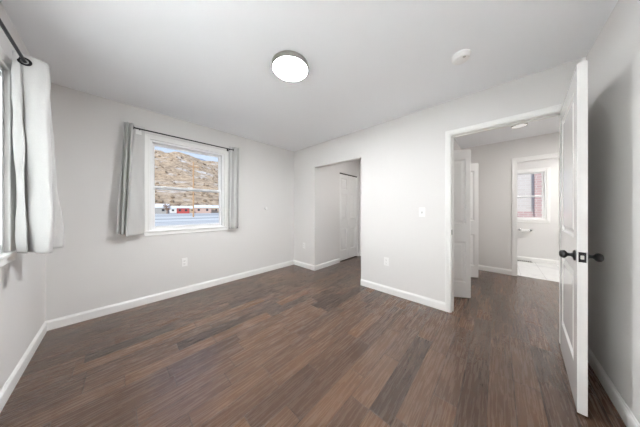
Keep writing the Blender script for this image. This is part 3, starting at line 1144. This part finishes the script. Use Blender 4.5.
# ------------------------------------------------------------------ bathroom details
tp = empty('toilet_paper_holder', (XW, -0.455, 0.71))
tag(tp, 'chrome holder with a white roll on the bathroom wall', 'toilet paper holder')
for yy in (-0.365, -0.545):
    MB().lathe([(0.024, 0), (0.024, -0.006), (0.012, -0.012), (0.010, -0.065), (0.013, -0.07), (0.0, -0.072)], 20, (XW, yy, 0.712), 'X').build('post', M['chrome'], tp, smooth=True)
MB().lathe([(0.009, -0.545), (0.009, -0.365)], 14, (XW - 0.060, 0, 0.712), 'Y').build('bar', M['chrome'], tp, smooth=True)
MB().lathe([(0.018, -0.515), (0.037, -0.515), (0.037, -0.395), (0.018, -0.395)], 28, (XW - 0.060, 0, 0.702), 'Y').build('paper_roll', M['plastic'], tp, smooth=True)
fv = empty('floor_vent', (XW - 0.07, -0.42, 0))
tag(fv, 'dark slotted floor vent by the bathroom baseboard', 'vent')
MB().box((XW - 0.125, -0.56, 0), (XW - 0.02, -0.25, 0.006)).build('plate', M['nickel'], fv, bevel=0.002)
vs = MB()
for k in range(9):
    yy = -0.54 + k * 0.032
    vs.box((XW - 0.115, yy, 0.0055), (XW - 0.03, yy + 0.016, 0.0068))
vs.build('slots', M['slot'], fv)

# ------------------------------------------------------------------ outdoors
GZ = -0.9
FV, RV = Vector((math.sin(TH), math.cos(TH), 0)), Vector((math.cos(TH), -math.sin(TH), 0))


def at(px, depth, z=GZ):
    """a real place outdoors: along the sight line through column px at that depth"""
    p = FV * depth + RV * ((px - 320.0) / 190.47 * depth)
    return Vector((p.x, p.y, z))


struct(MB().box((-500, YA + 0.6, GZ - 0.5), (900, 1400, GZ)).build('ground', M['ground']), 'snow-covered flat ground outside the north window', 'ground')
struct(MB().box((XW + 0.4, -60, GZ - 0.5), (80, YA + 0.6, GZ)).build('ground_side', M['ground']), 'snow-covered ground outside the bathroom window', 'ground')


def fbm(x, y, sd=0.0):
    v, a, f = 0, 1, 1
    from mathutils import noise
    for _ in range(5):
        v += a * noise.noise((x * f + sd, y * f - sd, sd))
        a *= 0.5
        f *= 2.05
    return v


def terrain(name, x0, x1, y0, y1, nx, ny, hf, mat, label):
    mb = MB()
    for j in range(ny):
        for i in range(nx):
            x = x0 + (x1 - x0) * i / (nx - 1)
            y = y0 + (y1 - y0) * j / (ny - 1)
            mb.v.append((x, y, hf(x, y)))
    for j in range(ny - 1):
        for i in range(nx - 1):
            a = j * nx + i
            mb.f.append((a, a + 1, a + nx + 1, a + nx))
    o = mb.build(name, mat)
    for p in o.data.polygons:
        p.use_smooth = True
    return struct(o, label, 'hill')


def hill_h(x, y):
    t = max(0.0, min(1.0, (y - 150) / 470.0))
    s = t * t * (3 - 2 * t) * 0.55 + t * 0.45
    w = max(0.0, min(1.0, (190 - x) / 130.0))
    s *= 1 + 0.20 * w * w * (3 - 2 * w)
    return GZ - 0.3 + 134 * s * (1 + 0.16 * fbm(x / 130.0, y / 130.0, 3.1)) + 9 * t * fbm(x / 40.0, y / 40.0, 9.0) + (-6 * t)


terrain('hill', -350, 700, 148, 900, 120, 90, hill_h, M['hill'], 'brown brushy hillside with snow patches outside the north window')
terrain('mountain', -700, 2200, 1300, 2300, 90, 40,
        lambda x, y: GZ + 430 * max(0.0, math.sin(max(0.0, min(1.0, (y - 1300) / 1000.0)) * math.pi)) * (0.88 + 0.22 * fbm(x / 420.0, y / 420.0, 5.0)),
        M['far_hill'], 'blue-grey distant mountain behind the hillside')


def house(px, depth, w, h, d, rh, mat, label, roof='snow', turn=0.0, wins=2):
    p = at(px, depth)
    root = empty('house', p, -TH * 0.3 + turn, local=True)
    tag(root, label, 'house', None)
    MB().box((-w / 2, 0, -0.3), (w / 2, d, h)).build('wall', M[mat], root)
    r = MB()
    e = 0.35
    i = 0
    r.v = [(-w / 2 - e, -e, h), (w / 2 + e, -e, h), (w / 2 + e, d + e, h), (-w / 2 - e, d + e, h), (-w / 2 - e, d / 2, h + rh), (w / 2 + e, d / 2, h + rh)]
    r.f = [(0, 1, 5, 4), (2, 3, 4, 5), (0, 4, 3), (1, 2, 5), (3, 2, 1, 0)]
    r.build('roof', M[roof], root)
    for k in range(wins):
        u = -w / 2 + w * (k + 0.5) / wins
        MB().box((u - 0.5, -0.06, h * 0.42), (u + 0.5, 0.05, h * 0.8)).build('window', M['dark_pane'], root)
    return root


house(158.5, 92, 7.0, 2.9, 7, 2.0, 'house_grey', 'grey house with a snowy roof, leftmost outside the north window')
house(173, 110, 7.0, 2.6, 6, 1.5, 'house_white', 'low white house left of the red house outside the window', wins=3)
house(183, 98, 5.2, 2.7, 6, 1.2, 'house_red', 'small bright red house outside the north window')
house(190, 112, 5.0, 2.6, 6, 1.5, 'house_tan', 'tan house just right of the red house outside the window')
house(203, 106, 8.0, 3.0, 7, 1.6, 'house_pink', 'pinkish brick house right of the utility pole')
house(213, 116, 7.0, 3.0, 7, 1.6, 'house_tan', 'tan house rightmost outside the north window')

up_ = empty('utility_pole', at(193.4, 52))
tag(up_, 'brown wooden utility pole in the snow outside the window', 'utility pole')
pb = at(193.4, 52)
MB().tube([pb + Vector((0, 0, -0.4)), pb + Vector((0, 0, 15))], [0.20, 0.15], 12).build('pole', M['pole'], up_, smooth=True)
MB().box(pb + Vector((-1.3, -0.32, 13.6)), pb + Vector((1.3, -0.18, 13.8))).build('crossarm', M['pole'], up_)


def bare_tree(px, depth, h, label, seed):
    rnd = random.Random(seed)
    p = at(px, depth)
    root = empty('bare_tree', p, local=True)
    tag(root, label, 'tree', 'trees by the houses outside the north window')
    MB().tube([(0, 0, -0.3), (0.05, 0.02, h * 0.35), (0, 0, h * 0.75)], [0.22, 0.16, 0.06], 8).build('trunk', M['bark'], root, smooth=True)
    b = MB()
    for k in range(46):
        z0 = h * rnd.uniform(0.25, 0.7)
        a = rnd.uniform(0, 6.28)
        L = h * rnd.uniform(0.2, 0.42)
        e = rnd.uniform(0.3, 1.1)
        q0 = Vector((0, 0, z0))
        d = Vector((math.cos(a) * math.cos(e), math.sin(a) * math.cos(e), math.sin(e)))
        q1 = q0 + d * L
        b.tube([q0, q0.lerp(q1, 0.5) + Vector((0, 0, 0.06 * L)), q1], [0.09, 0.06, 0.02], 5)
        for _ in range(3):
            d2 = (d + Vector((rnd.uniform(-.8, .8), rnd.uniform(-.8, .8), rnd.uniform(-.2, .6)))).normalized()
            q2 = q0.lerp(q1, rnd.uniform(0.4, 0.9))
            b.tube([q2, q2 + d2 * L * 0.5], [0.05, 0.02], 4)
    b.build('branches', M['bark'], root)
    return root


bare_tree(167, 92, 5.0, 'bare brown tree between the grey house and the white house', 1)
bare_tree(178.5, 120, 7.0, 'bare brown tree behind the white and red houses', 2)
bare_tree(196.5, 122, 7.5, 'bare brown tree just right of the utility pole', 3)
bare_tree(208.5, 122, 6.5, 'bare brown tree between the pinkish and the tan house', 4)

# scrub over the lower hillside: nobody could count it
scr = MB()
rnd = random.Random(11)
for k in range(900):
    x = rnd.uniform(-60, 330)
    y = 150 + 300 * rnd.random() ** 1.6
    z = hill_h(x, y)
    r = rnd.uniform(0.7, 1.9)
    n = 6
    i = len(scr.v)
    for (rr, hh) in ((r * 0.5, -0.4), (r, r * 0.4), (r * 0.7, r * 1.1)):
        for q in range(n):
            a = 6.283 * q / n + rr
            jr = rr * rnd.uniform(0.75, 1.25)
            scr.v.append((x + jr * math.cos(a), y + jr * math.sin(a), z + hh * rnd.uniform(0.85, 1.15)))
    scr.v.append((x, y, z + r * 1.5))
    for j in range(2):
        for q in range(n):
            q2 = (q + 1) % n
            scr.f.append((i + j * n + q, i + j * n + q2, i + (j + 1) * n + q2, i + (j + 1) * n + q))
    for q in range(n):
        scr.f.append((i + 2 * n + q, i + 2 * n + (q + 1) % n, i + 3 * n))
tag(scr.build('hillside_scrub', M['scrub']), 'brown winter scrub scattered over the lower hillside', 'scrub', kind='stuff')

# the house next door, seen through the bathroom window
nb = empty('neighbour_house', (9.2, 0.5, GZ))
tag(nb, 'pale house with a faded brick corner outside the bathroom window', 'house')
MB().box((9.2, -0.85, 1.12), (13.0, 4.0, 4.2)).build('wall', M['pale_brick'], nb)
MB().box((9.15, -0.85, GZ - 0.2), (13.0, 4.0, 1.12)).build('brick_base', M['brick'], nb)
MB().box((9.12, -2.6, GZ - 0.2), (13.0, -0.85, 4.2)).build('brick_corner', M['brick'], nb)
MB().box((8.8, -3.0, 4.2), (13.4, 4.4, 4.45)).build('roof', M['snow'], nb)

for o in list(bpy.data.objects):
    if '_o' in o:
        del o['_o']
